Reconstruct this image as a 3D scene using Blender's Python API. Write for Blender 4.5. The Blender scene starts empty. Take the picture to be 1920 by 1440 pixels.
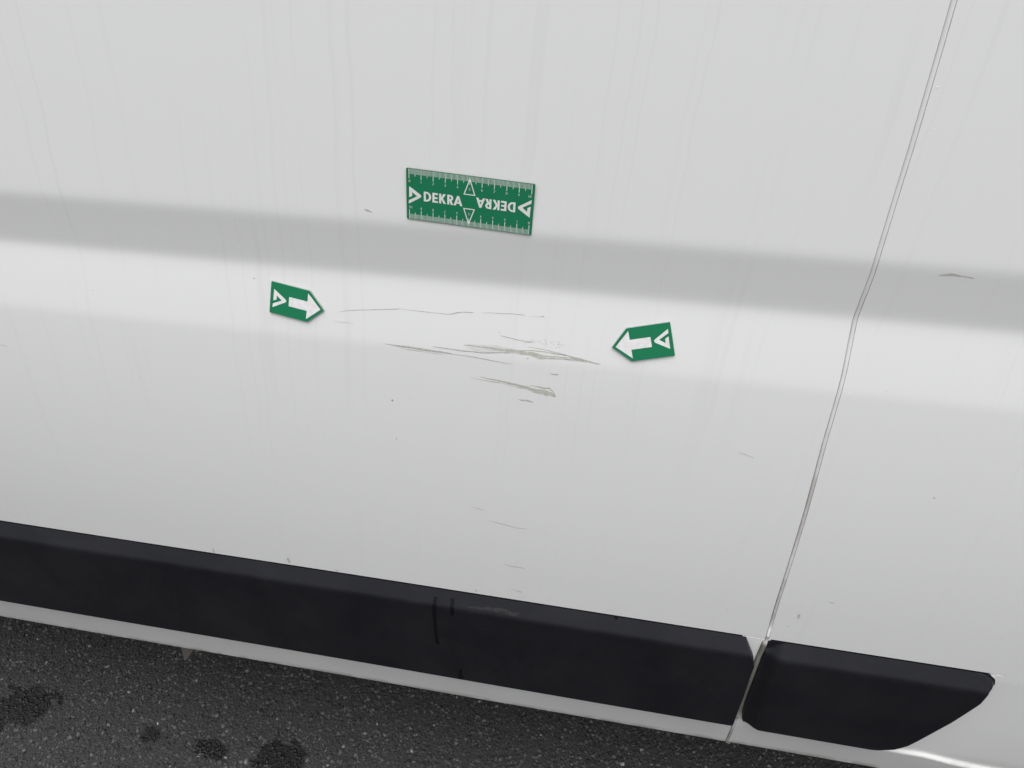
import bpy, math, random
import numpy as np
from mathutils import Matrix, Vector

R = math.radians
scn = bpy.context.scene
col = scn.collection

# ------------------------------------------------------------------ camera, sky, sun, exposure
cam = bpy.data.objects.new('camera', bpy.data.cameras.new('camera'))
col.objects.link(cam)
cam.data.sensor_width = 36.0
cam.data.lens = 27.04
cam.data.clip_start = 0.02
cam.data.clip_end = 500
cam.matrix_world = Matrix.Translation((0, -0.57156, 1.36)) @ Matrix((
    (0.98289, -0.10782, 0.14935), (0.18420, 0.57875, -0.79443), (-0.00078, 0.80834, 0.58871))).to_4x4()
scn.camera = cam

SUN_ELEV, SUN_AZ = 69, 12          # high veiled sun, a little to the right behind the photographer
world = bpy.data.worlds.new('World')
scn.world = world
world.use_nodes = True
wn, wl = world.node_tree.nodes, world.node_tree.links
wn.clear()
sky = wn.new('ShaderNodeTexSky')
sky.sky_type = 'NISHITA'
sky.sun_disc = False
sky.sun_elevation = R(SUN_ELEV)
sky.sun_rotation = R(180 - SUN_AZ)
sky.air_density, sky.dust_density, sky.ozone_density = 1.0, 4.0, 1.0
hs = wn.new('ShaderNodeHueSaturation')
hs.inputs['Saturation'].default_value = 0.22       # cloud cover greys the sky
bg = wn.new('ShaderNodeBackground')
bg.inputs['Strength'].default_value = 0.10
wo = wn.new('ShaderNodeOutputWorld')
wl.new(sky.outputs[0], hs.inputs['Color'])
wl.new(hs.outputs[0], bg.inputs[0])
wl.new(bg.outputs[0], wo.inputs[0])

sun = bpy.data.objects.new('sun', bpy.data.lights.new('sun', 'SUN'))
col.objects.link(sun)
sun.data.energy = 1.5
sun.data.angle = R(50)
sun.data.color = (0.972, 0.987, 1.0)
sdir = Vector((math.sin(R(SUN_AZ)) * math.cos(R(SUN_ELEV)), -math.cos(R(SUN_AZ)) * math.cos(R(SUN_ELEV)), math.sin(R(SUN_ELEV))))
sun.rotation_euler = sdir.to_track_quat('Z', 'Y').to_euler()
sun.location = (1, -4, 6)

scn.view_settings.view_transform = 'Standard'
scn.view_settings.look = 'None'
scn.view_settings.gamma = 1
scn.view_settings.use_curve_mapping = False
scn.view_settings.exposure = 0.45
scn.render.engine = 'CYCLES'

# ------------------------------------------------------------------ measured data
# --- van side section: tilt of the sheet metal (degrees, + faces the sky) by height z
TILT = [(0.20, -12), (0.35, -11.5), (0.436, -10.5), (0.447, -6), (0.458, -3), (0.60, -3), (0.614, -3.3), (0.62, -3.5), (0.68, -3.0), (0.74, -1.6), (0.84, 0.9), (0.95, 4.0), (0.966, 4.5), (0.977, 9.5),
        (1.025, 11.5), (1.033, 9.5), (1.041, -3), (1.047, -5.4), (1.082, -6.2), (1.0875, -4.0), (1.0935, 2.5), (1.099, 4.0),
        (1.31, 5.0), (1.75, 7)]
NZ = 1551
ZS = np.linspace(0.20, 1.75, NZ)
_t = np.tan(np.radians(np.interp(ZS, [a for a, b in TILT], [b for a, b in TILT])))
YS = np.concatenate([[0], np.cumsum((_t[1:] + _t[:-1]) * 0.5 * (ZS[1] - ZS[0]))])
YS -= np.interp(1.11, ZS, YS)
def prof(z): return np.interp(z, ZS, YS)          # y of the sheet metal (y grows into the van)

# strokes on the sheet metal: (x, z, width in mm) along each mark
SCRATCHES = [
    [(-0.26953,0.99873,0.14),(-0.26292,1.00038,0.41),(-0.25129,1.00237,0.55),(-0.23121,1.00476,0.54),(-0.21276,1.00711,0.67),(-0.20994,1.00767,0.27),(-0.20015,1.00722,0.27),(-0.19039,1.00705,0.54),(-0.1779,1.00687,0.27),(-0.16685,1.00684,0.53),(-0.16134,1.00738,0.53),(-0.15792,1.00883,0.8),(-0.15176,1.01013,0.8),(-0.14223,1.01065,0.66),(-0.14155,1.01071,0.13)],
    [(-0.1341,1.01117,0.13),(-0.126,1.01196,0.4),(-0.11525,1.01233,0.53),(-0.10657,1.01304,0.66),(-0.10455,1.01269,0.26),(-0.10055,1.01281,0.52),(-0.09589,1.01286,0.52)],
    [(-0.09122,1.01236,0.13),(-0.08261,1.01253,0.26),(-0.08002,1.01347,1.18),(-0.07837,1.01227,0.39)],
    [(-0.27316,0.98895,0.21),(-0.26512,0.98933,0.28),(-0.25425,0.98926,0.21)],
    [(-0.11737,0.99173,0.27),(-0.11327,0.99103,0.67),(-0.10373,0.98961,0.67),(-0.09218,0.98828,0.67),(-0.09081,0.98786,0.4),(-0.08952,0.98927,0.53),(-0.08819,0.98956,0.4),(-0.08679,0.98843,0.53)],
    [(-0.22705,0.97231,0.28),(-0.21412,0.97145,1.38),(-0.20123,0.97105,1.79),(-0.18699,0.9702,1.79),(-0.17282,0.96966,1.37),(-0.16295,0.96909,1.37),(-0.16155,0.96879,0.55),(-0.1447,0.96842,0.68),(-0.13075,0.96711,0.68),(-0.11685,0.96563,0.68),(-0.10578,0.96508,0.27)],
    [(-0.17977,0.97434,0.41),(-0.16849,0.97394,0.96),(-0.15445,0.97325,0.95),(-0.14467,0.97344,1.09),(-0.13215,0.97335,1.08),(-0.11973,0.97503,0.95),(-0.10876,0.97639,0.81)],
    [(-0.15025,0.97916,0.81),(-0.13775,0.97906,1.08),(-0.12531,0.97895,1.62),(-0.1143,0.97826,2.15),(-0.10608,0.97815,2.96),(-0.09788,0.97788,4.03),(-0.08969,0.97734,3.75),(-0.08285,0.97606,3.48),(-0.07945,0.97556,4.02),(-0.07607,0.97565,3.48),(-0.07581,0.97597,0.53)],
    [(-0.1061,0.97887,1.34),(-0.09793,0.97947,0.8),(-0.08712,0.98066,0.94),(-0.07631,0.98054,0.93),(-0.06551,0.97972,1.06),(-0.05813,0.97953,1.33)],
    [(-0.0761,0.97623,1.34),(-0.06536,0.97713,1.07),(-0.05464,0.97717,1.06),(-0.04663,0.9772,2.39),(-0.03855,0.97594,1.59),(-0.03449,0.97495,1.06)],
    [(-0.07601,0.97448,1.07),(-0.06257,0.97541,0.8),(-0.05054,0.97589,0.8),(-0.0412,0.97579,0.66)],
    [(-0.09132,0.9838,0.27),(-0.07912,0.98282,0.53),(-0.06829,0.98142,0.53),(-0.05746,0.97946,1.06),(-0.04934,0.97791,1.06),(-0.03588,0.97581,1.06),(-0.03181,0.97467,0.8),(-0.02649,0.9744,0.66)],
    [(-0.14506,0.94607,0.14),(-0.13655,0.94485,0.42),(-0.12805,0.9443,0.55),(-0.11676,0.94377,0.55)],
    [(-0.13651,0.94811,0.28),(-0.12663,0.94659,0.97),(-0.11676,0.94588,1.38),(-0.10552,0.94422,1.93),(-0.09429,0.94207,2.48),(-0.08307,0.93993,3.85),(-0.07467,0.9384,4.95),(-0.06909,0.93749,5.5),(-0.06626,0.93622,3.57),(-0.06444,0.93581,0.55)],
    [(-0.08877,0.94489,0.41),(-0.0818,0.94416,0.82),(-0.07484,0.94327,1.23),(-0.07141,0.94404,1.37),(-0.06856,0.94181,0.82),(-0.06611,0.93919,0.82)],
    [(-0.07091,0.95943,0.41),(-0.0672,0.95895,1.35),(-0.06314,0.95945,0.81)],
    [(-0.09938,0.92786,0.56),(-0.09541,0.92738,1.11),(-0.08977,0.9278,1.67),(-0.08551,0.92636,0.7)],
    [(-0.14833,0.7821,0.37),(-0.14074,0.78115,0.74),(-0.13412,0.77949,0.37)],
    [(-0.13161,0.76497,0.19),(-0.12491,0.76438,0.75),(-0.1125,0.76218,0.75),(-0.09916,0.75962,0.75),(-0.08871,0.76033,0.37)],
    [(-0.11533,0.69707,0.39),(-0.10533,0.6956,0.98),(-0.09135,0.69536,0.79)],
    [(-0.10577,0.6542,0.41),(-0.0996,0.65235,0.81),(-0.09445,0.65127,1.01)],
    [(0.1051,0.89729,0.34),(0.11217,0.89509,0.52),(0.11924,0.89288,0.34)],
    [(-0.23245,1.10022,0.65),(-0.22963,1.09943,1.62),(-0.22583,1.09838,0.49)],
    [(-0.64617,0.92313,0.37),(-0.64215,0.92275,0.55),(-0.6383,0.92191,0.37)],
    [(-0.34912,1.02353,0.65),(-0.34812,1.02312,0.98),(-0.34708,1.02304,0.49)],
    [(-0.2083,0.96894,0.08),(-0.20235,0.9688,0.17),(-0.19791,0.9684,0.17),(-0.19346,0.9684,0.08)],
    [(-0.18017,0.96731,0.08),(-0.17498,0.96733,0.24),(-0.17109,0.96726,0.23),(-0.16722,0.96693,0.08)],
    [(-0.18629,0.97028,0.08),(-0.18355,0.97034,0.24),(-0.18153,0.96983,0.24),(-0.17948,0.97001,0.08)],
    [(-0.19532,0.97116,0.08),(-0.19153,0.97068,0.28),(-0.18869,0.97039,0.28),(-0.18584,0.97055,0.08)],
    [(-0.21088,0.96954,0.08),(-0.19785,0.969,0.19),(-0.1881,0.96897,0.19),(-0.1784,0.9688,0.08)],
    [(-0.21377,0.96938,0.08),(-0.21101,0.96933,0.23),(-0.20893,0.96947,0.23),(-0.20689,0.96897,0.08)],
    [(-0.20654,0.96844,0.08),(-0.19313,0.96805,0.26),(-0.18313,0.9676,0.26),(-0.17314,0.96781,0.08)],
    [(-0.12464,0.98172,0.08),(-0.12068,0.98151,0.18),(-0.11773,0.98178,0.18),(-0.11477,0.9817,0.08)],
    [(-0.13397,0.97986,0.08),(-0.12138,0.97977,0.24),(-0.11198,0.98001,0.24),(-0.10262,0.97969,0.08)],
    [(-0.14874,0.97631,0.08),(-0.14473,0.97707,0.26),(-0.14173,0.97654,0.26),(-0.13873,0.97664,0.08)],
    [(-0.12872,0.97537,0.08),(-0.11204,0.97528,0.21),(-0.09964,0.97596,0.21),(-0.08727,0.97573,0.08)],
    [(-0.1446,0.9753,0.08),(-0.13674,0.97506,0.28),(-0.13085,0.9748,0.28),(-0.12499,0.97463,0.08)],
    [(-0.08582,0.97766,0.08),(-0.08193,0.97779,0.24),(-0.07899,0.97756,0.24),(-0.07608,0.97758,0.08)],
    [(-0.1473,0.98036,0.08),(-0.13046,0.98072,0.18),(-0.11792,0.98102,0.18),(-0.10543,0.98046,0.08)],
    [(-0.14516,0.9782,0.08),(-0.12632,0.97766,0.18),(-0.11228,0.97744,0.18),(-0.09836,0.97822,0.08)],
    [(-0.14703,0.97978,0.08),(-0.14302,0.97967,0.25),(-0.14003,0.97948,0.25),(-0.13704,0.97973,0.08)],
    [(-0.12403,0.97773,0.08),(-0.12006,0.97726,0.18),(-0.11709,0.97757,0.18),(-0.11412,0.97733,0.08)],
    [(-0.14466,0.97638,0.08),(-0.1299,0.97656,0.25),(-0.11889,0.97661,0.25),(-0.10793,0.9766,0.08)],
    [(-0.09094,0.97846,0.08),(-0.08704,0.97881,0.2),(-0.0841,0.97842,0.2),(-0.08118,0.97837,0.08)],
    [(-0.11313,0.94458,0.08),(-0.10946,0.94438,0.25),(-0.10671,0.94375,0.25),(-0.10395,0.9433,0.08)],
    [(-0.11284,0.94274,0.08),(-0.10402,0.94163,0.24),(-0.09742,0.94074,0.24),(-0.09084,0.94025,0.08)],
    [(-0.1249,0.94698,0.08),(-0.12092,0.94618,0.17),(-0.11794,0.94572,0.17),(-0.11497,0.94544,0.08)],
    [(-0.08415,0.94086,0.08),(-0.08119,0.94024,0.25),(-0.07898,0.94003,0.25),(-0.07677,0.93959,0.08)],
    [(-0.09623,0.94305,0.08),(-0.09304,0.9427,0.23),(-0.09064,0.94217,0.23),(-0.08825,0.94205,0.08)],
    [(-0.08714,0.938,0.08),(-0.08418,0.93731,0.29),(-0.08197,0.93739,0.29),(-0.07972,0.93627,0.08)],
    [(-0.10265,0.94125,0.08),(-0.09968,0.94068,0.28),(-0.09746,0.9405,0.28),(-0.09524,0.94025,0.08)],
    [(-0.12254,0.94487,0.08),(-0.11619,0.94394,0.28),(-0.11144,0.94311,0.28),(-0.10669,0.94285,0.08)],
    [(-0.12811,0.94756,0.08),(-0.11197,0.94554,0.24),(-0.09991,0.94426,0.24),(-0.08788,0.94233,0.08)],
    [(-0.06447,0.97657,0.08),(-0.06162,0.97674,0.28),(-0.05947,0.9766,0.28),(-0.05733,0.9767,0.08)],
    [(-0.07286,0.97592,0.08),(-0.06274,0.97536,0.21),(-0.05521,0.97541,0.21),(-0.04771,0.97553,0.08)],
    [(-0.06055,0.97703,0.08),(-0.05658,0.97721,0.16),(-0.05361,0.97725,0.16),(-0.05061,0.97688,0.08)],
    [(-0.05962,0.97538,0.08),(-0.05371,0.97495,0.21),(-0.04929,0.97475,0.21),(-0.04489,0.97466,0.08)],
    [(-0.04343,0.97492,0.08),(-0.04153,0.97516,0.17),(-0.04007,0.97485,0.17),(-0.03862,0.97466,0.08)],
    [(-0.0686,0.97474,0.08),(-0.06667,0.97479,0.2),(-0.06522,0.975,0.2),(-0.06374,0.97442,0.08)],
]
CORNER_CHIP = [
    [(0.22186,1.08251,0.27),(0.22366,1.08344,0.9),(0.22607,1.08379,1.62),(0.22966,1.08437,2.15),(0.23297,1.0845,1.97),(0.2352,1.08409,1.43),(0.23816,1.08397,0.81),(0.24204,1.08363,0.72),(0.24555,1.08314,0.71),(0.24734,1.0828,0.45)],
]
CHIP_SPECKS = [
    [(-0.0602,0.98928,0.52),(-0.05973,0.98915,0.36)],
    [(-0.06543,0.98879,0.5),(-0.06457,0.98841,0.39)],
    [(-0.07932,0.9883,0.53),(-0.07859,0.98784,0.51)],
    [(-0.08895,0.99075,0.45),(-0.08778,0.99064,0.3)],
    [(-0.07699,0.99223,0.4),(-0.07583,0.99243,0.32)],
    [(-0.0759,0.98878,0.51),(-0.07505,0.98903,0.51)],
    [(-0.07715,0.9908,0.39),(-0.07656,0.9906,0.47)],
    [(-0.08832,0.98781,0.36),(-0.08779,0.98807,0.52)],
    [(-0.06239,0.98923,0.46),(-0.06193,0.9888,0.41)],
    [(-0.0648,0.98965,0.36),(-0.06409,0.98919,0.38)],
    [(-0.07666,0.98716,0.51),(-0.07595,0.98736,0.48)],
    [(-0.09152,0.98899,0.5),(-0.09039,0.98931,0.29)],
    [(-0.0661,0.99117,0.33),(-0.06532,0.9916,0.45)],
    [(-0.07565,0.98733,0.29),(-0.07474,0.98749,0.4)],
    [(-0.08294,0.98934,0.42),(-0.08206,0.98979,0.33)],
    [(-0.09289,0.98956,0.39),(-0.09238,0.98937,0.4)],
    [(-0.0768,0.99033,0.51),(-0.07595,0.99076,0.3)],
    [(-0.06943,0.9882,0.46),(-0.06863,0.98833,0.46)],
    [(-0.08865,0.98864,0.34),(-0.0879,0.98824,0.48)],
    [(-0.0647,0.98888,0.27),(-0.06407,0.98887,0.5)],
    [(-0.08186,0.989,0.49),(-0.08117,0.98875,0.42)],
    [(-0.0758,0.98906,0.39),(-0.07528,0.98865,0.52)],
    [(-0.06411,0.98618,0.43),(-0.06312,0.98665,0.47)],
    [(-0.09234,0.98826,0.33),(-0.09117,0.98858,0.41)],
    [(-0.06445,0.9909,0.45),(-0.0634,0.99105,0.46)],
    [(-0.08116,0.99064,0.47),(-0.08043,0.99037,0.28)],
    [(-0.06076,0.9876,0.35),(-0.05983,0.98734,0.43)],
    [(-0.06226,0.98855,0.35),(-0.06157,0.98877,0.39)],
    [(-0.06692,0.98582,0.47),(-0.06574,0.98572,0.29)],
    [(-0.07208,0.98984,0.44),(-0.07088,0.98991,0.51)],
    [(-0.09476,0.98686,0.31),(-0.09368,0.98711,0.37)],
    [(-0.09053,0.98798,0.47),(-0.08954,0.98839,0.43)],
    [(-0.0859,0.98986,0.3),(-0.085,0.9895,0.41)],
    [(-0.07043,0.99064,0.45),(-0.06939,0.99096,0.51)],
]
WATER_RUNS = [
    [(-0.1964,0.62538,4.01),(-0.19711,0.61128,5.26),(-0.19834,0.58735,4.53),(-0.19848,0.56647,4.18),(-0.19789,0.54337,5.09),(-0.19755,0.53946,2.55)],
    [(-0.17575,0.62605,3.99),(-0.17575,0.61347,4.83),(-0.17563,0.60247,4.06)],
    [(-0.17078,0.49375,4.36),(-0.17125,0.48109,5.72),(-0.17199,0.46733,6.23)],
    [(-0.09401,0.57417,2.86),(-0.09403,0.56713,6.57),(-0.09366,0.55943,2.48)],
    [(-0.08179,0.53382,2.93),(-0.08133,0.52429,7.59),(-0.08087,0.51539,2.54)],
    [(0.01361,0.65327,1.89),(0.01407,0.6496,3.42),(0.0143,0.64648,1.52)],
    [(0.11866,0.55517,2.06),(0.12259,0.54963,5.8),(0.12385,0.54358,2.08)],
    [(0.16522,0.55621,1.64),(0.16621,0.55277,4.1),(0.16707,0.55002,1.64)],
]
SCUFFS = [
    [(-0.15789,0.62007,0.8),(-0.14894,0.62041,1.99),(-0.13704,0.62086,2.79),(-0.12518,0.62198,3.17),(-0.11341,0.62176,2.77),(-0.10366,0.6197,3.17),(-0.09586,0.61845,0.79)],
    [(-0.11346,0.6191,0.79),(-0.10756,0.62066,1.78),(-0.09975,0.62007,2.37),(-0.09389,0.62229,0.59)],
    [(-0.10233,0.65047,0.77),(-0.09947,0.65056,1.55),(-0.09602,0.65206,0.58)],
]
MARKS = [
    [(-0.47687,0.64689,0.98),(-0.47763,0.64162,1.63),(-0.47803,0.63639,0.98)],
    [(-0.37939,0.6497,1.28),(-0.37885,0.64576,3.84),(-0.37876,0.63966,1.93)],
    [(-0.32088,0.64115,0.95),(-0.31923,0.63897,1.91),(-0.31591,0.63871,0.64)],
    [(-0.14993,0.64242,1.24),(-0.14841,0.64074,2.47),(-0.14754,0.6389,0.93)],
    [(0.22693,0.71275,1.17),(0.22985,0.71219,1.55),(0.23168,0.71233,0.78)],
    [(0.20278,0.68603,1.59),(0.2031,0.68273,3.2),(0.20292,0.67825,1.6)],
    [(0.27876,0.87268,1.01),(0.28014,0.87178,1.69),(0.28102,0.87148,0.68)],
]
SEAM = [(0.37968, 0.17552), (0.44165, 0.1745), (0.4634, 0.17391), (0.47612, 0.17305), (0.51149, 0.17332), (0.5535, 0.17392), (0.593, 0.17394), (0.62905, 0.1759), (0.63199, 0.17791), (0.69387, 0.1759), (0.8339, 0.1749), (0.91772, 0.17316), (0.98878, 0.17371), (1.03538, 0.17205), (1.07597, 0.1733), (1.09692, 0.17308), (1.13633, 0.17391), (1.1785, 0.175), (1.22911, 0.17544), (1.26885, 0.17576)]
LM_END = [(0.46703, 0.16406), (0.46889, 0.16821), (0.47691, 0.1699), (0.49052, 0.16985), (0.5375, 0.17121), (0.58669, 0.17133), (0.59745, 0.17227), (0.60533, 0.16977), (0.61546, 0.16537), (0.62542, 0.16106), (0.63277, 0.15786)]
RM_START = [(0.46703, 0.188), (0.47003, 0.1825), (0.47603, 0.18), (0.49624, 0.17941), (0.53205, 0.17982), (0.56796, 0.18013), (0.59905, 0.18047), (0.63277, 0.1821)]
RM_END = [(0.46703, 0.32011), (0.47221, 0.34457), (0.47946, 0.35999), (0.49028, 0.37032), (0.50887, 0.37943), (0.5545, 0.39974), (0.59552, 0.41458), (0.61684, 0.41655), (0.62025, 0.41883), (0.6262, 0.41685), (0.63178, 0.41032), (0.63277, 0.40206)]
MT, MBOT, ZB, ZT = 0.6328, 0.4670, 0.3817, 1.75     # moulding top and bottom edge, sill edge, top of what is built
SHOULDER = [(0.3636, 0.44386), (0.40088, 0.44433), (0.43458, 0.43818), (0.46316, 0.43444)]
BRACKET = [(-0.6504, 0.31621), (-0.61094, 0.31544), (-0.65447, 0.2693), (-0.65822, 0.26757)]

SEAM.sort()
_sz = [a for a, b in SEAM]; _sx = [b for a, b in SEAM]
def seam(z): return np.interp(z, _sz, _sx)

def sm(a, b, x):
    t = np.clip((np.asarray(x, float) - a) / (b - a), 0, 1)
    return t * t * (3 - 2 * t)

# ------------------------------------------------------------------ node helpers
class NT:
    def __init__(s, name):
        s.m = bpy.data.materials.new(name); s.m.use_nodes = True
        s.t = s.m.node_tree; s.t.nodes.clear()
        s.out = s.n('OutputMaterial'); s.b = s.n('BsdfPrincipled')
        s.l(s.b.outputs[0], s.out.inputs['Surface'])
    def n(s, k, **kw):
        x = s.t.nodes.new('ShaderNode' + k)
        for a, v in kw.items(): setattr(x, a, v)
        return x
    def l(s, a, b): s.t.links.new(a, b)
    def put(s, sock, v):
        if hasattr(v, 'links') or isinstance(v, bpy.types.NodeSocket): s.l(v, sock)
        else: sock.default_value = v
    def math(s, op, a, b=0.0, c=None, clamp=False):
        x = s.n('Math', operation=op, use_clamp=clamp)
        s.put(x.inputs[0], a); s.put(x.inputs[1], b)
        if c is not None: s.put(x.inputs[2], c)
        return x.outputs[0]
    def pos(s): return s.n('NewGeometry').outputs['Position']
    def sep(s, v):
        x = s.n('SeparateXYZ'); s.l(v, x.inputs[0]); return x.outputs
    def comb(s, x, y, z):
        c = s.n('CombineXYZ')
        for i, v in enumerate((x, y, z)): s.put(c.inputs[i], v)
        return c.outputs[0]
    def noise(s, v, scale=1, detail=2, rough=0.5):
        x = s.n('TexNoise'); s.l(v, x.inputs['Vector'])
        x.inputs['Scale'].default_value = scale; x.inputs['Detail'].default_value = detail; x.inputs['Roughness'].default_value = rough
        return x.outputs['Fac']
    def ss(s, v, a, b, lo=0.0, hi=1.0):
        x = s.n('MapRange', interpolation_type='SMOOTHSTEP')
        s.put(x.inputs[0], v); x.inputs[1].default_value = a; x.inputs[2].default_value = b
        x.inputs[3].default_value = lo; x.inputs[4].default_value = hi
        return x.outputs[0]
    def mix(s, f, a, b):
        x = s.n('Mix', data_type='RGBA')
        s.put(x.inputs['Factor'], f)
        for k, v in ((6, a), (7, b)):
            if isinstance(v, tuple): x.inputs[k].default_value = (*v, 1)
            else: s.l(v, x.inputs[k])
        return x.outputs[2]
    def bump(s, h, strength, dist):
        x = s.n('Bump'); x.inputs['Strength'].default_value = strength; x.inputs['Distance'].default_value = dist
        s.l(h, x.inputs['Height']); s.l(x.outputs[0], s.b.inputs['Normal'])
    def set(s, **kw):
        for k, v in kw.items():
            sock = s.b.inputs[k.replace('_', ' ')]
            if isinstance(v, tuple) and len(v) == 3: v = (*v, 1)
            s.put(sock, v)
        return s.m

def plain(name, c, rough=0.5, **kw):
    t = NT(name)
    return t.set(Base_Color=c, Roughness=rough, **kw)

# white paint with dried rain runs, road specks, brown film along the seam and the sill
def paint(name, grime_shade=0.0):
    t = NT(name)
    p = t.pos(); x, y, z = t.sep(p)
    c = t.math('MULTIPLY_ADD', z, -0.07, x)                                    # rain runs lean with the slope the van stands on
    wob = t.noise(t.comb(t.math('MULTIPLY', x, 6.0), 0.0, t.math('MULTIPLY', z, 14.0)), 1.0, 2)
    c2 = t.math('MULTIPLY_ADD', wob, 0.011, c)
    runs = t.noise(t.comb(t.math('MULTIPLY', c2, 34.0), 0.0, t.math('MULTIPLY', z, 0.5)), 1.0, 1.0)
    thin = t.ss(t.math('ABSOLUTE', t.math('SUBTRACT', runs, 0.52)), 0.0, 0.035, 1.0, 0.0)
    fine = t.noise(t.comb(t.math('MULTIPLY', c2, 130.0), 3.0, t.math('MULTIPLY', z, 1.6)), 1.0, 2.0)
    fine = t.ss(fine, 0.55, 0.75)
    where = t.ss(t.noise(t.comb(t.math('MULTIPLY', c, 11.0), 8.0, t.math('MULTIPLY', z, 4.5)), 1.0, 2.0), 0.36, 0.60)
    dirt = t.math('ADD', t.math('MULTIPLY', t.math('MULTIPLY', thin, where), 0.050), t.math('MULTIPLY', t.math('MULTIPLY', fine, where), 0.032))
    # specks of tar and road dust
    vo = t.n('TexVoronoi'); t.l(p, vo.inputs['Vector']); vo.inputs['Scale'].default_value = 45
    rnd = t.sep(vo.outputs['Color'])
    size = t.math('MULTIPLY', t.math('POWER', rnd[0], 2.5), 0.052)
    speck = t.math('LESS_THAN', vo.outputs['Distance'], size)
    speck = t.math('MULTIPLY', speck, t.math('GREATER_THAN', rnd[1], 0.40))
    speck = t.math('MULTIPLY', speck, rnd[2])
    dirt = t.math('MULTIPLY', dirt, t.ss(z, 0.80, 1.02, 0.45, 1.0))                 # runs thin out on the way down
    base = t.mix(dirt, (0.845, 0.841, 0.826), (0.36, 0.355, 0.34))
    base = t.mix(t.math('MULTIPLY', speck, 0.7), base, (0.12, 0.11, 0.10))
    # brown grime caught along the sill edge, patchy
    g = t.math('MULTIPLY', t.ss(z, ZB - 0.002, ZB + 0.013, 1.0, 0.0), t.ss(t.noise(p, 40.0, 4.0), 0.30, 0.60))
    g2 = t.math('MULTIPLY', t.ss(z, 0.40, 0.56, 1.0, 0.0), 0.30)
    g2 = t.math('MULTIPLY', g2, t.noise(p, 9.0, 3.0))
    g = t.math('ADD', t.math('MULTIPLY', g, 0.6), g2, clamp=True)
    base = t.mix(g, base, (0.27, 0.25, 0.20))
    if grime_shade:
        d = t.math('MULTIPLY', t.ss(t.noise(t.comb(t.math('MULTIPLY', x, 60.0), 0.0, t.math('MULTIPLY', z, 24.0)), 1.0, 4.0), 0.35, 0.62), grime_shade)
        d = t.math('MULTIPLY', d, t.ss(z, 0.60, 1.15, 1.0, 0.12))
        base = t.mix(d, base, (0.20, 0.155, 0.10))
        w = t.math('MULTIPLY', t.ss(z, MBOT - 0.004, MBOT + 0.02), t.ss(z, MT - 0.012, MT - 0.002, 1.0, 0.0))   # shade between the mouldings painted in, along with trapped grime
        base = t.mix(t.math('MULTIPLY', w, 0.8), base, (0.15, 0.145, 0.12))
    return t.set(Base_Color=base, Roughness=0.26, Coat_Weight=0.6, Coat_Roughness=0.06, IOR=1.48)

M = {}
M['paint'] = paint('white_van_paint')
M['paint_seam'] = paint('grimy_shaded_white_paint', 0.62)
M['primer'] = None
t = NT('bare_primer')
pp = t.pos()
M['primer'] = t.set(Base_Color=t.mix(t.ss(t.noise(pp, 500.0, 3.0), 0.35, 0.65), (0.48, 0.47, 0.41), (0.57, 0.56, 0.50)), Roughness=0.7)
t = NT('scratched_paint')
M['scratch'] = t.set(Base_Color=t.mix(t.ss(t.noise(t.pos(), 700.0, 3.0), 0.35, 0.65), (0.38, 0.375, 0.35), (0.53, 0.52, 0.49)), Roughness=0.6)
t = NT('black_moulding_plastic')
p = t.pos()
nz = t.ss(t.noise(p, 700.0, 3.0), 0.3, 0.7)
big = t.math('ADD', t.math('MULTIPLY', t.ss(t.noise(p, 9.0, 5.0, 0.65), 0.3, 0.7), 0.6), t.math('MULTIPLY', nz, 0.4))
M['plastic'] = t.set(Base_Color=t.mix(big, (0.0045, 0.0046, 0.0075), (0.0125, 0.0125, 0.0155)), Roughness=t.math('MULTIPLY_ADD', big, 0.2, 0.32), Specular_IOR_Level=0.40)
M['wet_plastic'] = plain('wet_plastic', (0.005, 0.005, 0.006), 0.2, Specular_IOR_Level=0.2)
M['damp_plastic'] = plain('damp_plastic', (0.008, 0.008, 0.009), 0.35, Specular_IOR_Level=0.4)
t = NT('scuffed_plastic')
M['scuff'] = t.set(Base_Color=t.mix(t.ss(t.noise(t.pos(), 350.0, 3.0), 0.40, 0.62), (0.010, 0.010, 0.012), (0.021, 0.0205, 0.021)), Roughness=0.6)
M['under'] = plain('underbody_grey', (0.06, 0.058, 0.055), 0.8)
M['bracket'] = plain('dusty_bracket', (0.11, 0.098, 0.088), 0.8)
t = NT('green_print')
M['green'] = t.set(Base_Color=t.mix(t.noise(t.pos(), 60.0, 2.0), (0.010, 0.190, 0.082), (0.013, 0.215, 0.095)), Roughness=0.32)
t = NT('white_print')
M['white'] = t.set(Base_Color=t.mix(t.ss(t.noise(t.pos(), 300.0, 3.0), 0.3, 0.7), (0.80, 0.77, 0.77), (0.88, 0.87, 0.86)), Roughness=0.4)
M['magnet'] = plain('magnet_sheet', (0.10, 0.105, 0.105), 0.6)
M['edge'] = plain('clear_laminate_edge', (0.55, 0.60, 0.58), 0.3)
M['water'] = plain('water', (0.86, 0.87, 0.88), 0.03, Coat_Weight=1.0, IOR=1.33)

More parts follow.
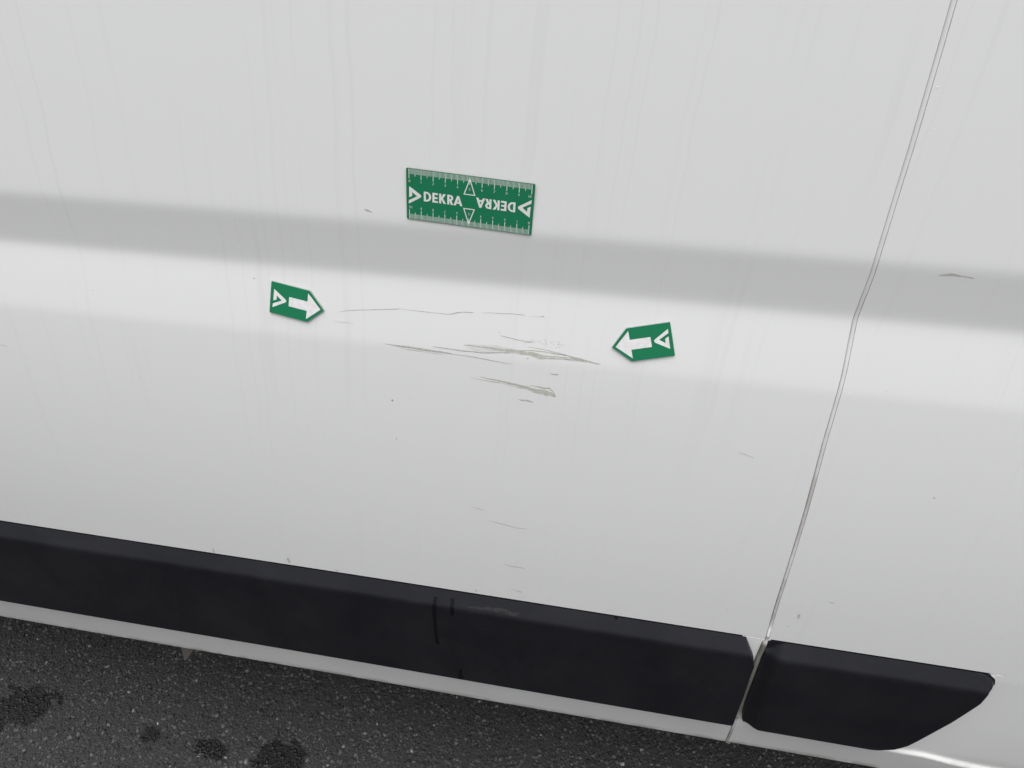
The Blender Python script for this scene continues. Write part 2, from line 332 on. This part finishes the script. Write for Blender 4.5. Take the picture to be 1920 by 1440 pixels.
# damp patches shared by the asphalt and the chips set in it: (x, y, rx, ry)
WET = [(-1.067, 0.072, 0.060, 0.042), (-1.13, 0.03, 0.06, 0.05), (-0.800, 0.057, 0.018, 0.016), (-0.671, 0.055, 0.032, 0.022), (-0.545, 0.060, 0.052, 0.042)]
def wet_mask(t):
    p = t.pos(); x, y, z = t.sep(p)
    nn = t.noise(p, 38.0, 4.0, 0.6)
    tot = 0.0
    for cx, cy, rx, ry in WET:
        dx = t.math('DIVIDE', t.math('SUBTRACT', x, cx), rx); dy = t.math('DIVIDE', t.math('SUBTRACT', y, cy), ry)
        d = t.math('SQRT', t.math('ADD', t.math('MULTIPLY', dx, dx), t.math('MULTIPLY', dy, dy)))
        d = t.math('ADD', d, t.math('MULTIPLY_ADD', nn, 2.2, -1.1))
        tot = t.math('MAXIMUM', tot, t.ss(d, 0.82, 1.02, 1.0, 0.0))
    return p, tot
t = NT('asphalt')
p, wet = wet_mask(t)
fine = t.noise(p, 420.0, 5.0, 0.7)
patch = t.noise(p, 3.0, 3.0)
base = t.mix(t.ss(fine, 0.3, 0.75), (0.022, 0.022, 0.022), (0.075, 0.076, 0.078))
base = t.mix(t.math('MULTIPLY', patch, 0.5), base, (0.045, 0.043, 0.042))
base = t.mix(t.math('MULTIPLY', wet, 0.95), base, (0.006, 0.0055, 0.0055))
vo = t.n('TexVoronoi'); t.l(p, vo.inputs['Vector']); vo.inputs['Scale'].default_value = 160
t.bump(t.math('ADD', fine, vo.outputs['Distance']), 0.8, 0.004)
M['asphalt'] = t.set(Base_Color=base, Roughness=t.ss(wet, 0, 1, 0.9, 0.45))
t = NT('asphalt_chip')
p, wet = wet_mask(t)
rpi = t.n('NewGeometry').outputs['Random Per Island']
cr = t.n('ValToRGB'); t.l(rpi, cr.inputs[0])
el = cr.color_ramp.elements
el[0].color = (0.014, 0.014, 0.014, 1); el[1].color = (0.45, 0.44, 0.42, 1)
for q, c in ((0.30, (0.034, 0.034, 0.034)), (0.70, (0.070, 0.071, 0.072)), (0.94, (0.120, 0.120, 0.118)), (0.992, (0.18, 0.178, 0.172))):
    e = el.new(q); e.color = (*c, 1)
base = t.mix(t.ss(t.noise(p, 700.0, 3.0), 0.35, 0.7, 0.0, 0.6), cr.outputs[0], (0.04, 0.037, 0.034))
base = t.mix(t.math('MULTIPLY', wet, 0.94), base, (0.006, 0.0055, 0.0055))
M['chip'] = t.set(Base_Color=base, Roughness=t.ss(wet, 0, 1, 0.8, 0.4))

# ------------------------------------------------------------------ mesh helpers
def link(name, me, mat, parent=None, smooth=False, kind=None, label=None):
    o = bpy.data.objects.new(name, me); col.objects.link(o)
    if mat: me.materials.append(mat)
    if parent: o.parent = parent
    if smooth:
        me.polygons.foreach_set('use_smooth', [True] * len(me.polygons))
    if kind: o['kind'] = kind
    if label: o['label'] = label
    return o

def mesh(name, v, f):
    me = bpy.data.meshes.new(name)
    me.from_pydata([tuple(map(float, a)) for a in v], [], f); me.update()
    return me

class MB:
    """collects grids and strips into one mesh"""
    def __init__(s): s.v = []; s.f = []
    def grid(s, P, flip=False):
        P = np.asarray(P); r, c, _ = P.shape; b = len(s.v)
        s.v.extend(P.reshape(-1, 3).tolist())
        for i in range(r - 1):
            for j in range(c - 1):
                q = (b + i * c + j, b + i * c + j + 1, b + (i + 1) * c + j + 1, b + (i + 1) * c + j)
                s.f.append(q[::-1] if flip else q)
    def box(s, x0, x1, y0, y1, z0, z1):
        b = len(s.v)
        s.v += [(x, y, z) for z in (z0, z1) for y in (y0, y1) for x in (x0, x1)]
        s.f += [tuple(b + k for k in q) for q in ((0, 2, 3, 1), (4, 5, 7, 6), (0, 1, 5, 4), (2, 6, 7, 3), (0, 4, 6, 2), (1, 3, 7, 5))]
    def build(s, name, mat, parent=None, **kw):
        return link(name, mesh(name, s.v, s.f), mat, parent, **kw)

def empty(name, loc, label, cat, group=None):
    o = bpy.data.objects.new(name, None); col.objects.link(o); o.location = loc
    o.empty_display_size = 0.1
    o['label'] = label; o['category'] = cat
    if group: o['group'] = group
    return o

# ------------------------------------------------------------------ ground
mb = MB()
mb.grid([[(x, y, 0) for x in (-40, -4, -1.6, 0.8, 4, 40)] for y in (-40, -4, -0.4, 0.5, 4, 40)])
g = mb.build('asphalt_ground', M['asphalt'])
g['kind'] = 'structure'

# stone chips set in the binder of the asphalt: far too many to count
rng = np.random.default_rng(7)
phi = (1 + 5 ** 0.5) / 2
ICO = np.array([(-1, phi, 0), (1, phi, 0), (-1, -phi, 0), (1, -phi, 0), (0, -1, phi), (0, 1, phi), (0, -1, -phi), (0, 1, -phi), (phi, 0, -1), (phi, 0, 1), (-phi, 0, -1), (-phi, 0, 1)]) / (1 + phi * phi) ** 0.5
ICF = np.array([(0, 11, 5), (0, 5, 1), (0, 1, 7), (0, 7, 10), (0, 10, 11), (1, 5, 9), (5, 11, 4), (11, 10, 2), (10, 7, 6), (7, 1, 8), (3, 9, 4), (3, 4, 2), (3, 2, 6), (3, 6, 8), (3, 8, 9), (4, 9, 5), (2, 4, 11), (6, 2, 10), (8, 6, 7), (9, 8, 1)])
def chips(n, x0, x1, y0, y1, smin, smax):
    s = smin + (smax - smin) * rng.random(n) ** 2.6
    ang = rng.random(n) * 6.283
    V = ICO[None] * (1 + rng.normal(0, 0.26, (n, 12, 1)))
    V = V * np.stack([s, s * rng.uniform(0.4, 0.9, n), s * rng.uniform(0.35, 0.65, n)], 1)[:, None]
    tl = rng.normal(0, 0.35, n)
    c, s_ = np.cos(tl), np.sin(tl)
    V = np.stack([c[:, None] * V[..., 0] + s_[:, None] * V[..., 2], V[..., 1], -s_[:, None] * V[..., 0] + c[:, None] * V[..., 2]], -1)
    c, s_ = np.cos(ang), np.sin(ang)
    V = np.stack([c[:, None] * V[..., 0] - s_[:, None] * V[..., 1], s_[:, None] * V[..., 0] + c[:, None] * V[..., 1], V[..., 2]], -1)
    V += np.stack([rng.uniform(x0, x1, n), rng.uniform(y0, y1, n), s * rng.uniform(-0.25, 0.15, n)], 1)[:, None]
    return V
V = np.concatenate([chips(60000, -1.5, 0.55, -0.25, 0.42, 0.0013, 0.0056), chips(20000, 0.55, 1.25, -0.5, 0.42, 0.0015, 0.0056), chips(15000, -1.5, 0.55, -0.5, -0.25, 0.0015, 0.0056), chips(9000, -1.8, -1.5, -0.5, 0.42, 0.0015, 0.0056), chips(260, -1.5, 0.55, -0.25, 0.42, 0.0040, 0.0085)])
n = len(V)
F = (ICF[None] + 12 * np.arange(n)[:, None, None]).reshape(-1, 3)
me = bpy.data.meshes.new('asphalt_chips')
me.vertices.add(n * 12); me.vertices.foreach_set('co', V.reshape(-1))
me.loops.add(len(F) * 3); me.loops.foreach_set('vertex_index', F.reshape(-1).astype(np.int32))
me.polygons.add(len(F)); me.polygons.foreach_set('loop_start', np.arange(0, len(F) * 3, 3, dtype=np.int32))
me.update(calc_edges=True); me.validate()
o = link('asphalt_chips', me, M['chip'], kind='stuff', label='grey stone chips in the dark asphalt under the van')
o['category'] = 'stone chips'

# ------------------------------------------------------------------ van
XL, XR = -1.7, 1.25
SW = 0.0040                     # width of the seam between the panels
van = empty('van', (0, 0, 0), 'white van side with black lower moulding, scratched beside two green arrow magnets', 'van')

def wave(x, z):                 # hand-made unevenness of the pressed sheet, tenths of a millimetre
    return 0.00035 * np.sin(3.1 * x + 2.2 * z + 0.5) + 0.00022 * np.sin(9 * x - 5 * z + 1.1) - 0.0009 * np.exp(-((x + 0.02) / 0.10) ** 2 - ((z - 0.935) / 0.05) ** 2) * 0.6
def drop(x, z):                 # the moulding line falls slightly towards the right
    return -0.006 * (x + 0.1) * np.exp(-((z - 0.55) / 0.13) ** 2)
def shoulder(x, z):             # beyond the short moulding the sheet runs on inwards and meets a raised sill shoulder
    zl = np.interp(x, [a for a, c in SHOULDER] + [XR], [c for a, c in SHOULDER] + [SHOULDER[-1][1] - 0.05])
    rec = 0.027 * np.clip(0.622 - z, 0, 0.20) * sm(0.32, 0.40, x)
    return rec * sm(-0.003, 0.003, z - zl)
zs_all = np.unique(np.concatenate([np.arange(ZB, 0.48, 0.0015), np.arange(0.48, 0.61, 0.012), np.arange(0.61, 0.64, 0.0015), np.arange(0.64, 0.94, 0.012), np.arange(0.94, 1.115, 0.0025), np.arange(1.115, ZT + .001, 0.02), [ZB]]))
def sheet(mb, z0, z1, xfun, right):
    zz = np.concatenate([[z0], zs_all[(zs_all > z0 + .0008) & (zs_all < z1 - .0008)], [z1]])
    k = np.linspace(0, 1, 70)
    rows = []
    for z in zz:
        s = seam(z)
        xs = (s + SW + (XR - s - SW) * k ** 1.8) if right else (s - (s - XL) * (1 - k) ** 1.8)
        if right: xs = np.sort(np.concatenate([xs, [0.4005, 0.4045, 0.4085, 0.4125, 0.4165, 0.4235, 0.4255]]))
        y = prof(z) + wave(xs, z) + (shoulder(xs, z) if right else 0)
        if z1 < MT + 0.001: y = y + 0.010 * sm(MT - 0.006, MT, z) * (1 - sm(0.404, 0.412, xs)) * (1 - sm(0.148, 0.155, xs) * (1 - sm(0.184, 0.190, xs)))     # slot behind the moulding's top edge
        rows.append(np.stack([xs, y, z + drop(xs, z)], 1))
    P = np.array(rows)
    mb.grid(P)
    e = 0 if right else -1                     # returned edge at the seam
    E0 = P[:, e]; E1 = E0 + np.array([0, 0.0006, 0]) + np.array([0.0003 if right else -0.0003, 0, 0]); E2 = E0 + np.array([0, 0.014, 0])
    mb.grid(np.stack([E0, E2], 1), flip=not right)
    return P
def make_sheet(label, right):
    mb = MB()
    up = sheet(mb, MT + 0.0022, ZT, None, right)
    lo = sheet(mb, ZB, MT + 0.0004, None, right)
    if right:                                  # no slot beyond the end of the short moulding
        c = up.shape[1]
        for j in range(c):
            if up[0, j, 0] > 0.4245: mb.v[j] = tuple(lo[-1, j]); up[0, j] = lo[-1, j]
    for row in (up[0], lo[-1]):                # folded rims of the slot above the moulding
        mb.grid(np.stack([row, row + np.array([0, 0.012, 0])], 0), flip=True)
    b = lo[0]                                  # rolled lower flange
    mb.grid(np.stack([b, b + np.array([0, 0.0015, -0.0025]), b + np.array([0, 0.004, -0.0035]), b + np.array([0, 0.020, -0.002]), b + np.array([0, 0.022, 0.03])], 0), flip=True)
    top = up[-1]
    mb.grid(np.stack([top, top + np.array([0, 0.25, 0.12])], 0))
    return mb.build('side_panel', M['paint'], van, smooth=True, label=label)
left = make_sheet('long white panel with scratches left of the seam', False)
right = make_sheet('white panel right of the seam with one small chip', True)
for o in (left, right):
    mod = o.modifiers.new('split', 'EDGE_SPLIT'); mod.split_angle = R(40)

# seam: narrow gap, recessed strip, hairline
mb = MB()
zz = np.concatenate([np.arange(ZB - .002, 0.48, 0.004), np.arange(0.48, 0.61, 0.01), np.arange(0.61, 0.64, 0.002), np.arange(0.64, 0.94, 0.02), np.arange(0.94, 1.115, 0.004), np.arange(1.115, ZT + .01, 0.03)])
P = []
for z in zz:
    bead = sm(MBOT - .012, MBOT, z) * (1 - sm(MT - .005, MT + .001, z))       # stands out as a rounded bead between the two mouldings
    s = seam(z); y = prof(z); dz = drop(s, z)
    g = 0.00045 + 0.00040 * (1 - sm(0.8, 1.1, z))                               # gap, a little wider lower down
    sec = [(-0.0004, 0.013), (g, 0.012), (g + 0.0001, 0.0008), (g + 0.0003, 0.0002), (0.0028, 0.0002), (0.0036, 0.0003), (0.0037, 0.0012), (SW + 0.0002, 0.0013)]
    P.append([(s + a + (0.0 if a < .001 else 0.0022 * bead), y + d - (0.0035 * bead * (0.35 + 0.65 * math.sin(math.pi * min(1, a / 0.0042))) if 0.0005 < a < 0.0036 else 0), z + dz) for a, d in sec])
mb.grid(P)
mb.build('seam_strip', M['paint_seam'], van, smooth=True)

# ------------------------------------------------------------------ black mouldings
def moulding(label, xs_fun, xe_fun, left_ramp, right_ramp):
    mb = MB()
    v = np.unique(np.concatenate([np.linspace(0, 0.22, 26), np.linspace(0.22, 0.9, 14), np.linspace(0.9, 1, 20)]))
    u = np.unique(np.concatenate([np.linspace(0, 0.12, 22), np.linspace(0.12, 0.9, 24), np.linspace(0.9, 1, 22)]))
    P = np.zeros((len(v), len(u), 3))
    for i, a in enumerate(v):
        z = MT + (MBOT - MT) * a
        x0, x1 = xs_fun(z), xe_fun(z)
        x = x0 + (x1 - x0) * u
        ra, rb, rk = 0.0016 + 0.0128 * (MT - z) / 0.0195, 0.0138, 0.0024        # bevel and face meet in a soft ridge
        rh = max(rk - abs(ra - rb), 0) / rk
        h = min(ra, rb) - rh * rh * rk * 0.25
        h = h * (1 - 0.15 * (1 - sm(0.0, 0.004, z - MBOT)))
        h = h + 0 * x
        if left_ramp: h = h - 0.0085 * (1 - sm(0.001, 0.020, x - x0)) ** 1.3
        if right_ramp: h = h - 0.0075 * (1 - sm(0.0, right_ramp, x1 - x))
        P[i] = np.stack([x, np.interp(z, ZS, YS) * 0.4 + prof(0.60) * 0.6 - np.maximum(h, 0.0015) + wave(x, z), z + drop(x, z)], 1)
    mb.grid(P, flip=True)
    back = lambda E: np.stack([E, E + np.array([0, 0.036, 0])], 0)
    mb.grid(back(P[0])); mb.grid(back(P[-1]), flip=True)
    mb.grid(back(P[:, 0]), flip=True); mb.grid(back(P[:, -1]))
    o = mb.build('side_moulding', M['plastic'], van, smooth=True, label=label)
    mod = o.modifiers.new('split', 'EDGE_SPLIT'); mod.split_angle = R(45)
    return o
def table(T):
    zz, xx = [a for a, c in T], [c for a, c in T]
    return lambda z: np.interp(z, zz, xx)
lm_end, rm_start, rm_end = table(LM_END), table(RM_START), table(RM_END)
mould_left = moulding('long black moulding with a wet run and a pale scuff', lambda z: XL, lm_end, False, 0)
mould_right = moulding('short black moulding with slanted end right of the seam', rm_start, rm_end, True, 0.006)

# ------------------------------------------------------------------ body behind the panels
mb = MB()
mb.box(XL, XR, 0.075, 1.95, ZB + 0.025, ZB + 0.07)
mb.build('underbody', M['under'], van)
mb = MB()
mb.box(XL, XR, 0.26, 1.98, 0.44, ZT + 0.11)
mb.build('body_shell', M['paint'], van)
# folded jacking bracket hanging behind the sill
v = [(x, 0.060, z + (0.02 if k < 2 else 0)) for k, (x, z) in enumerate(BRACKET)]
v2 = [(x + 0.004, y + 0.005, z) for x, y, z in v]
me = mesh('jacking_bracket', v + v2, [(0, 3, 2, 1), (4, 5, 6, 7), (0, 1, 5, 4), (1, 2, 6, 5), (2, 3, 7, 6), (3, 0, 4, 7)])
link('jacking_bracket', me, M['bracket'], van)

# ------------------------------------------------------------------ scratches, chips, wet runs: thin films that follow the surface
def stroke_mesh(name, pts, yfun, lift, jag=0.12, seed=0, step=0.0008):
    r = random.Random(seed)
    P = np.array(pts, float)
    d = np.concatenate([[0], np.cumsum(np.hypot(*np.diff(P[:, :2], axis=0).T))])
    nn = max(3, int(d[-1] / step))
    tt = np.linspace(0, d[-1], nn)
    x, z, w = (np.interp(tt, d, P[:, k]) for k in range(3))
    dx, dz = np.gradient(x), np.gradient(z); L = np.hypot(dx, dz) + 1e-9
    nx, nzv = -dz / L, dx / L
    k = np.ones(5) / 5
    a, b = (np.clip(1 + np.convolve([r.gauss(0, jag * 2) for _ in range(nn + 4)], k, 'valid'), 0.1, 2) for _ in range(2))
    hw = w * 0.0005
    up = np.stack([x + nx * hw * a, z + nzv * hw * a], 1); dn = np.stack([x - nx * hw * b, z - nzv * hw * b], 1)
    mb = MB()
    top = np.stack([[(q[0], yfun(q[0], q[1]) - lift, q[1]) for q in dn], [(q[0], yfun(q[0], q[1]) - lift, q[1]) for q in up]], 0)
    mb.grid(top)
    return mesh(name, mb.v, mb.f)
ypanel = lambda x, z: float(prof(z) + wave(x, z))
BARE = {7, 13}
for i, s in enumerate(SCRATCHES):
    wide = max(p[2] for p in s) > 2.2
    link('scratch', stroke_mesh('scratch', s, ypanel, 0.00012, 0.22 if wide else 0.15, i), M['primer'] if i in BARE or i in (8, 9) else M['scratch'], left)
for s in CORNER_CHIP:
    link('paint_chip', stroke_mesh('paint_chip', s, ypanel, 0.00012, 0.08, 77), M['primer'], right)
M['mark'] = plain('brown_mark', (0.56, 0.51, 0.47), 0.6)
for i, s in enumerate(MARKS):
    link('stain', stroke_mesh('stain', s, ypanel, 0.00010, 0.2, i + 40), M['mark'], left)
mb = MB()
for i, s in enumerate(CHIP_SPECKS):
    me = stroke_mesh('speck', s, ypanel, 0.00012, 0.1, i, 0.0006)
    b = len(mb.v); mb.v += [tuple(v.co) for v in me.vertices]; mb.f += [tuple(b + k for k in p.vertices) for p in me.polygons]
    bpy.data.meshes.remove(me)
mb.build('paint_flecks', M['scratch'], left, kind='stuff')

dg = bpy.context.evaluated_depsgraph_get()
from mathutils.bvhtree import BVHTree
def yof(obj):
    bvh = BVHTree.FromPolygons([v.co for v in obj.data.vertices], [p.vertices for p in obj.data.polygons])
    def fn(x, z):
        h = bvh.ray_cast(Vector((x, -0.3, z)), Vector((0, 1, 0)))
        return h[0].y if h[0] else float(prof(z) - 0.014)
    return fn
yl, yr = yof(mould_left), yof(mould_right)
for i, s in enumerate(WATER_RUNS):
    rt = s[0][0] > 0.18
    link('water_run', stroke_mesh('water_run', s, yr if rt else yl, 0.00015, 0.04, i), M['wet_plastic'] if i < 3 else M['damp_plastic'], mould_right if rt else mould_left)
for i, s in enumerate(SCUFFS):
    link('scuff', stroke_mesh('scuff', s, yl, 0.00015, 0.35, i + 5, 0.0015), M['scuff'], mould_left)

# water droplets left beside the seam
r = random.Random(3)
mb = MB()
drops = [(0.1824, 1.2161, .0011), (0.1878, 1.1887, .0010), (0.1837, 0.9701, .0012), (0.184, 0.954, .0010), (0.1831, 0.9365, .0008), (0.1841, 0.9164, .0009), (0.1865, 1.0756, .0010)]
for _ in range(60):
    drops.append((0.181 + abs(r.gauss(0, 0.014)), r.uniform(1.08, 1.25), r.uniform(.00025, .00065)))
for _ in range(16):
    drops.append((0.181 + abs(r.gauss(0, 0.007)), r.uniform(0.88, 1.0), r.uniform(.00025, .0006)))
for x, z, s in drops:
    n1, n2 = 4, 8
    sx = r.uniform(0.8, 1.15); P = []
    for i in range(n1 + 1):
        a = math.pi / 2 * i / n1
        P.append([(x + s * sx * math.sin(a) * math.cos(6.2832 * k / n2), prof(z) - 0.00002 - s * 0.22 * math.cos(a), z + s * 1.15 * math.sin(a) * math.sin(6.2832 * k / n2)) for k in range(n2 + 1)])
    mb.grid(P, flip=False)
mb.build('water_drops', M['water'], right, smooth=True, kind='stuff')

# ------------------------------------------------------------------ printed magnets
MM = 0.001
def curve_mesh(name, splines, thick, z):
    cu = bpy.data.curves.new('tmp', 'CURVE'); cu.dimensions = '2D'; cu.fill_mode = 'BOTH'; cu.extrude = thick / 2
    for sp in splines:
        s = cu.splines.new('POLY'); s.points.add(len(sp) - 1); s.use_cyclic_u = True
        for q, (x, y) in zip(s.points, sp): q.co = (x, y, 0, 1)
    o = bpy.data.objects.new('tmp', cu)
    me = bpy.data.meshes.new_from_object(o); me.name = name
    bpy.data.objects.remove(o); bpy.data.curves.remove(cu)
    me.transform(Matrix.Translation((0, 0, z + thick / 2)))
    return me
def text_pieces(txt, size, cx, cy, rot=0):
    cu = bpy.data.curves.new('tmp', 'FONT'); cu.body = txt; cu.size = size; cu.align_x = 'CENTER'; cu.align_y = 'CENTER'
    o = bpy.data.objects.new('tmp', cu)
    me = bpy.data.meshes.new_from_object(o)
    me.transform(Matrix.Translation((cx, cy, 0)) @ Matrix.Rotation(rot, 4, 'Z'))
    r_ = ([tuple(v.co) for v in me.vertices], [tuple(p.vertices) for p in me.polygons])
    bpy.data.objects.remove(o); bpy.data.curves.remove(cu); bpy.data.meshes.remove(me)
    return r_
def mm(pts): return [(x * MM, y * MM) for x, y in pts]
def rounded(pts, rad, n=4):
    out = []
    for i, p in enumerate(pts):
        a = Vector(pts[i - 1]) - Vector(p); b = Vector(pts[(i + 1) % len(pts)]) - Vector(p); p = Vector(p)
        r_ = rad[i] if isinstance(rad, (list, tuple)) else rad
        if r_ <= 0: out.append(tuple(p)); continue
        r_ = min(r_, a.length * .45, b.length * .45)
        p0, p1 = p + a.normalized() * r_, p + b.normalized() * r_
        for k in range(n + 1):
            t_ = k / n
            out.append(tuple((1 - t_) ** 2 * p0 + 2 * t_ * (1 - t_) * p + t_ * t_ * p1))
    return out
def arc(cx, cy, rx, ry, a0, a1, n=14):
    return [(cx + rx * math.cos(R(a0 + (a1 - a0) * k / n)), cy + ry * math.sin(R(a0 + (a1 - a0) * k / n))) for k in range(n + 1)]
def shift(sp, dx, dy, s=1, rot=0):
    c, q = math.cos(rot), math.sin(rot)
    return [(dx + s * (c * x - q * y), dy + s * (q * x + c * y)) for x, y in sp]
# the open triangle emblem, its sharp corner top left, tip right; origin at its middle height, left
EMBLEM = rounded([(0.55, 7.45), (11.9, 0.15), (0.0, -7.5), (0.15, -4.45), (7.1, -0.35), (3.0, 2.75), (2.9, -0.55), (0.4, -1.95)], [0.25, 3.0, 0, 0, 0.3, 0, 0, 0], 6)
LETTERS = {
    'D': [[(0, 0), (2.3, 0)] + arc(2.3, 4.1, 3.9, 4.1, -90, 90) + [(0, 8.2)], [(1.75, 1.45), (1.75, 6.75)] + arc(2.3, 4.1, 2.1, 2.65, 90, -90)],
    'E': [[(0, 0), (4.5, 0), (4.5, 1.5), (1.75, 1.5), (1.75, 3.3), (4.2, 3.3), (4.2, 4.75), (1.75, 4.75), (1.75, 6.7), (4.5, 6.7), (4.5, 8.2), (0, 8.2)]],
    'K': [[(0, 0), (1.75, 0), (1.75, 3.5), (3.7, 0), (5.8, 0), (3.2, 4.4), (5.5, 8.2), (3.4, 8.2), (1.75, 5.1), (1.75, 8.2), (0, 8.2)]],
    'R': [[(0, 0), (1.75, 0), (1.75, 3.1), (3.1, 0), (5.1, 0), (3.5, 3.5)] + arc(2.6, 5.75, 2.3, 2.45, -60, 90) + [(0, 8.2)], [(1.75, 4.6), (1.75, 6.85)] + arc(2.2, 5.72, 1.0, 1.12, 90, -90)],
    'A': [[(0, 0), (1.85, 0), (2.45, 1.75), (4.85, 1.75), (5.45, 0), (7.3, 0), (4.5, 8.2), (2.8, 8.2)], [(2.95, 3.15), (4.35, 3.15), (3.65, 5.6)]]}
def seat(o, x, z, roll, tilt, lift):
    """lay a flat plate on the sheet metal: local x along, local y up, local z outwards"""
    up = Vector((0, math.sin(R(tilt)), math.cos(R(tilt)))); out = Vector((0, -math.cos(R(tilt)), math.sin(R(tilt)))); ex = Vector((1, 0, 0))
    B = Matrix((ex, up, out)).transposed() @ Matrix.Rotation(R(roll), 3, 'Z')
    p = Vector((x, float(prof(z)), z)) + out * lift
    o.matrix_world = Matrix.Translation(p) @ B.to_4x4()
PR = 0.00004                     # print thickness

# ruler, local origin at its centre
W, HH = 104.8, 43.0
ruler = empty('magnetic_ruler', (0, 0, 0), 'green magnetic ruler with two white centimetre scales on the upper panel', 'ruler')
out = rounded([(-W / 2, -HH / 2), (W / 2, -HH / 2), (W / 2, HH / 2), (-W / 2, HH / 2)], 1.2)
T = 0.0009
link('magnet_backing', curve_mesh('magnet_backing', [mm(out)], T - 0.00025, 0), M['magnet'], ruler)
link('face_plate', curve_mesh('face_plate', [mm(out)], 0.00025, T - 0.00025), M['green'], ruler)
L = lambda x, y: (x - W / 2, y + HH / 2)          # from top-left measured coordinates
for rot in (0, math.pi):
    mb = MB()
    def quad(pts):
        b = len(mb.v); mb.v += [(*q, 0) for q in pts]; mb.f.append((b, b + 1, b + 2, b + 3))
    for k in range(101):
        x = 2.4 + k; ln = 8.4 if k % 10 == 0 else (6.2 if k % 5 == 0 else 4.6); w = 0.24 if k % 10 == 0 else (0.20 if k % 5 == 0 else 0.16)
        if k == 50: ln = 7.2
        quad(mm([L(x - w, -ln), L(x + w, -ln), L(x + w, -0.35), L(x - w, -0.35)]))
    for k in range(11):
        cx, cy = L(2.4 + 10 * k + (0.3 if k == 0 else -1.3 if k == 10 else 0), -10.5 if k != 5 else -11.2)
        tv, tf = text_pieces(str(k), 3.0 * MM, cx * MM, cy * MM)
        for du in (-.00004, .00004):
            b = len(mb.v); mb.v += [(x + du, y, z) for x, y, z in tv]; mb.f += [tuple(b + i for i in q) for q in tf]
    me = mesh('scale_marks', mb.v, mb.f)
    me.transform(Matrix.Rotation(rot, 4, 'Z')); me.transform(Matrix.Translation((0, 0, T + PR)))
    link('scale_marks', me, M['white'], ruler)
    tri = [L(52.4, -1.4), L(47.5, -15.8), L(57.3, -15.8)]
    tri_in = [L(52.4, -3.9), L(48.55, -15.05), L(56.25, -15.05)]
    me = curve_mesh('centre_marker', [mm(shift(tri, 0, 0, 1, rot)), mm(shift(tri_in, 0, 0, 1, rot))], PR, T + 2 * PR)
    link('centre_marker', me, M['white'], ruler)
    ox, oy = L(1.9, -22.3)
    link('emblem', curve_mesh('emblem', [mm(shift(shift(EMBLEM, ox, oy), 0, 0, 1, rot))], PR, T + PR), M['white'], ruler)
    sps = []
    for ch, x in zip('DEKRA', (14.6, 21.85, 27.45, 34.2, 39.5)):
        ox, oy = L(x, -26.0)
        sps += [mm(shift(shift(s, ox, oy), 0, 0, 1, rot)) for s in LETTERS[ch]]
    link('lettering', curve_mesh('lettering', sps, PR, T + PR), M['white'], ruler)
seat(ruler, -0.1421, 1.1140, -3.4, 1.4, 0.0006)

def arrow_magnet(label, x, z, roll, tilt, lift):
    a = empty('arrow_magnet', (0, 0, 0), label, 'magnet', 'arrow magnets on the van')
    L = lambda x, y: (x - 24.5, y + 15.5)
    out = rounded([L(0, -31), L(37.3, -31), L(52.3, -15.5), L(37.3, 0), L(0, 0)], [0.8, 0.6, 0.4, 0.6, 0.8])
    T = 0.0014
    link('magnet_backing', curve_mesh('magnet_backing', [mm(out)], 0.0006, 0), M['magnet'], a)
    link('laminate_edge', curve_mesh('laminate_edge', [mm(out)], 0.0005, 0.0006), M['edge'], a)
    link('face_plate', curve_mesh('face_plate', [mm(shift(out, 0, 0, 0.992))], 0.0003, 0.0011), M['green'], a)
    arr = [L(18.3, -20.1), L(36, -20.1), L(36, -28.3), L(49.0, -15.5), L(36, -2.7), L(36, -10.9), L(18.3, -10.9)]
    link('arrow_symbol', curve_mesh('arrow_symbol', [mm(arr)], PR, T), M['white'], a)
    ox, oy = L(2.7, -16.0)
    link('emblem', curve_mesh('emblem', [mm(shift(EMBLEM, ox, oy, 1.22))], PR, T), M['white'], a)
    seat(a, x, z, roll, tilt, lift)
    return a
arrow_magnet('green arrow magnet pointing right, left of the scratches', -0.3091, 1.0040, -9.3, 11.5, 0.0002)
arrow_magnet('green arrow magnet pointing left, right of the scratches', 0.0089, 0.9989, 180 + 14.7, 11.3, 0.0002)
